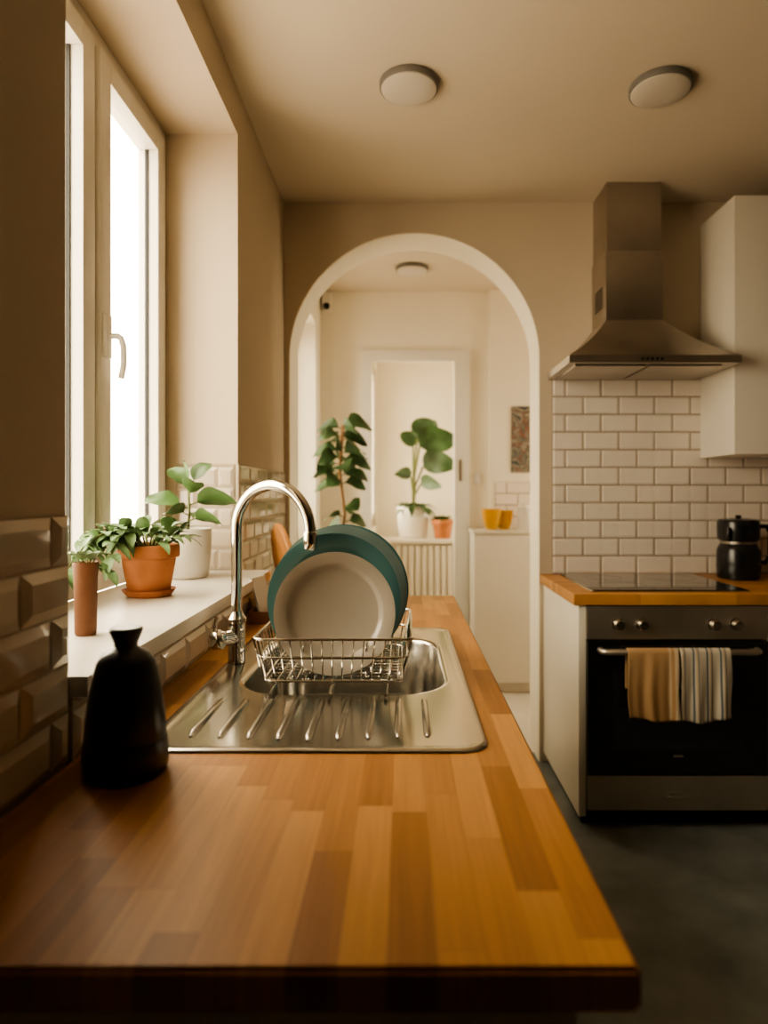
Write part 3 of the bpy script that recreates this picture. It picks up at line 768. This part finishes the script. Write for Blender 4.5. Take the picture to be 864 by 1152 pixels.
# ------------------------------------------------------------------ HALL OBJECTS
g = group("hall_cabinet", (0.9,4.1,0))
box("cabinet_body", 0.435, 1.6, 3.955, 4.218, 0.06, E-0.245, WHITE, g, bevel=0.002)
box("cabinet_top", 0.425, 1.61, 3.94, 4.218, E-0.245, E-0.228, WHITE, g, bevel=0.003)
box("cabinet_plinth", 0.45, 1.6, 3.99, 4.21, 0, 0.06, WHITE, g)
boxes("cabinet_doors", [(0.44,0.83,3.938,3.954,0.07,E-0.26),(0.834,1.22,3.938,3.954,0.07,E-0.26)], WHITE, g, bevel=0.002)
def bowl(name,x,y,r,h,m):
    lathe(name, [(0,0),(r*0.5,0),(r*0.8,h*0.25),(r*0.97,h*0.7),(r,h),(r*0.95,h),(r*0.9,h*0.7),(r*0.72,h*0.3),(0,h*0.12)], (x,y,E-0.2275), m)
bowl("amber_glass_bowl", 0.555, 4.05, 0.063, 0.130, AMBER)
bowl("amber_glass_bowl.001", 0.645, 4.12, 0.058, 0.120, AMBER)
g = group("glass_jar", (0.76,4.06,E-0.228))
lathe("jar_body", [(0,0),(0.04,0),(0.045,0.01),(0.045,0.11),(0.035,0.13),(0.035,0.14),(0,0.14)], (0.76,4.06,E-0.2275), JAR, g)
lathe("jar_lid", [(0,0.14),(0.038,0.14),(0.038,0.16),(0.01,0.165),(0,0.18)], (0.76,4.06,E-0.2275), WHITE, g)
g = group("wall_poster", (0.82,YH-0.045,E+0.35))
box("poster_sheet", 0.705, 0.96, YH-0.046, YH-0.041, E+0.135, E+0.567, poster_mat(), g)
g = group("light_switch", (0.49,YH,E+0.09))
box("switch_plate", 0.465, 0.515, YH-0.010, YH-0.001, E+0.055, E+0.135, PVC, g, bevel=0.002)
box("switch_rocker", 0.475, 0.505, YH-0.014, YH-0.010, E+0.070, E+0.120, PVC, g, bevel=0.002)
g = group("security_camera", (-0.495,YH-0.03,E+1.27))
box("camera_body", -0.525, -0.465, YH-0.05, YH-0.001, E+1.19, E+1.31, PVC, g, bevel=0.008)
lathe("camera_lens", [(0,0),(0.022,0),(0.022,0.008),(0.014,0.012),(0,0.012)], (-0.495,YH-0.0505,E+1.215), BLACKP, g, 24, M)
boxes("baseboard_hall", [(0.01+DX1+0.085,0.43,YH-0.012,YH-0.001,0,0.07)], PVC)

# ------------------------------------------------------------------ LIGHT
w = bpy.data.worlds.new("sky"); scene.world = w; w.use_nodes = True
N, L = w.node_tree.nodes, w.node_tree.links
bg = N["Background"]; bg.inputs["Strength"].default_value = 16.5
tc = N.new("ShaderNodeTexCoord"); sp = N.new("ShaderNodeSeparateXYZ"); L.new(tc.outputs["Generated"], sp.inputs[0])
r = N.new("ShaderNodeValToRGB"); r.color_ramp.elements[0].position = 0.35; r.color_ramp.elements[0].color = (0.48,0.37,0.25,1)
r.color_ramp.elements[1].position = 0.55; r.color_ramp.elements[1].color = (1.0,0.84,0.60,1)
mr = N.new("ShaderNodeMapRange"); mr.inputs[1].default_value = -1; mr.inputs[2].default_value = 1
L.new(sp.outputs[2], mr.inputs[0]); L.new(mr.outputs[0], r.inputs[0]); L.new(r.outputs[0], bg.inputs["Color"])

def portal(name, x, y0, y1, z0, z1, s=-90):
    l = bpy.data.lights.new(name, "AREA"); l.shape = "RECTANGLE"; l.size = z1-z0; l.size_y = y1-y0
    l.cycles.is_portal = True
    o = bpy.data.objects.new(name, l); scene.collection.objects.link(o)
    o.location = (x,(y0+y1)/2,(z0+z1)/2)
    o.rotation_euler = (0, math.radians(s), 0)
    return o
portal("window_light_1", -0.85, PY, RY, SILL, SOF)
portal("window_light_2", -0.80, 3.34, 4.02, HZ0, HZ1)
portal("window_light_3", -0.33, 4.5, 5.3, E-0.25, E+1.0)
portal("added_window_light_4", XR+0.11, 3.3, 4.1, 0.9, 2.3, 90)  # portal of the added hall window
portal("added_window_light_5", XR+0.11, 4.55, 5.45, 0.9, 2.3, 90)  # portal of the added sunroom window

# ------------------------------------------------------------------ CAMERA
cam = bpy.data.cameras.new("camera"); co = bpy.data.objects.new("camera", cam); scene.collection.objects.link(co)
co.location = (0,0,E); co.rotation_euler = (math.radians(90),0,0)
cam.sensor_width = 36; cam.sensor_fit = 'AUTO'; cam.lens = 729/1152*36
cam.shift_x = -21/1152; cam.shift_y = -21/1152
cam.clip_start = 0.02
cam.dof.use_dof = True; cam.dof.focus_distance = 1.35; cam.dof.aperture_fstop = 2.6
scene.camera = co
try:
    scene.view_settings.view_transform = 'AgX'; scene.view_settings.look = 'AgX - Medium High Contrast'
except Exception as ex: print(ex)
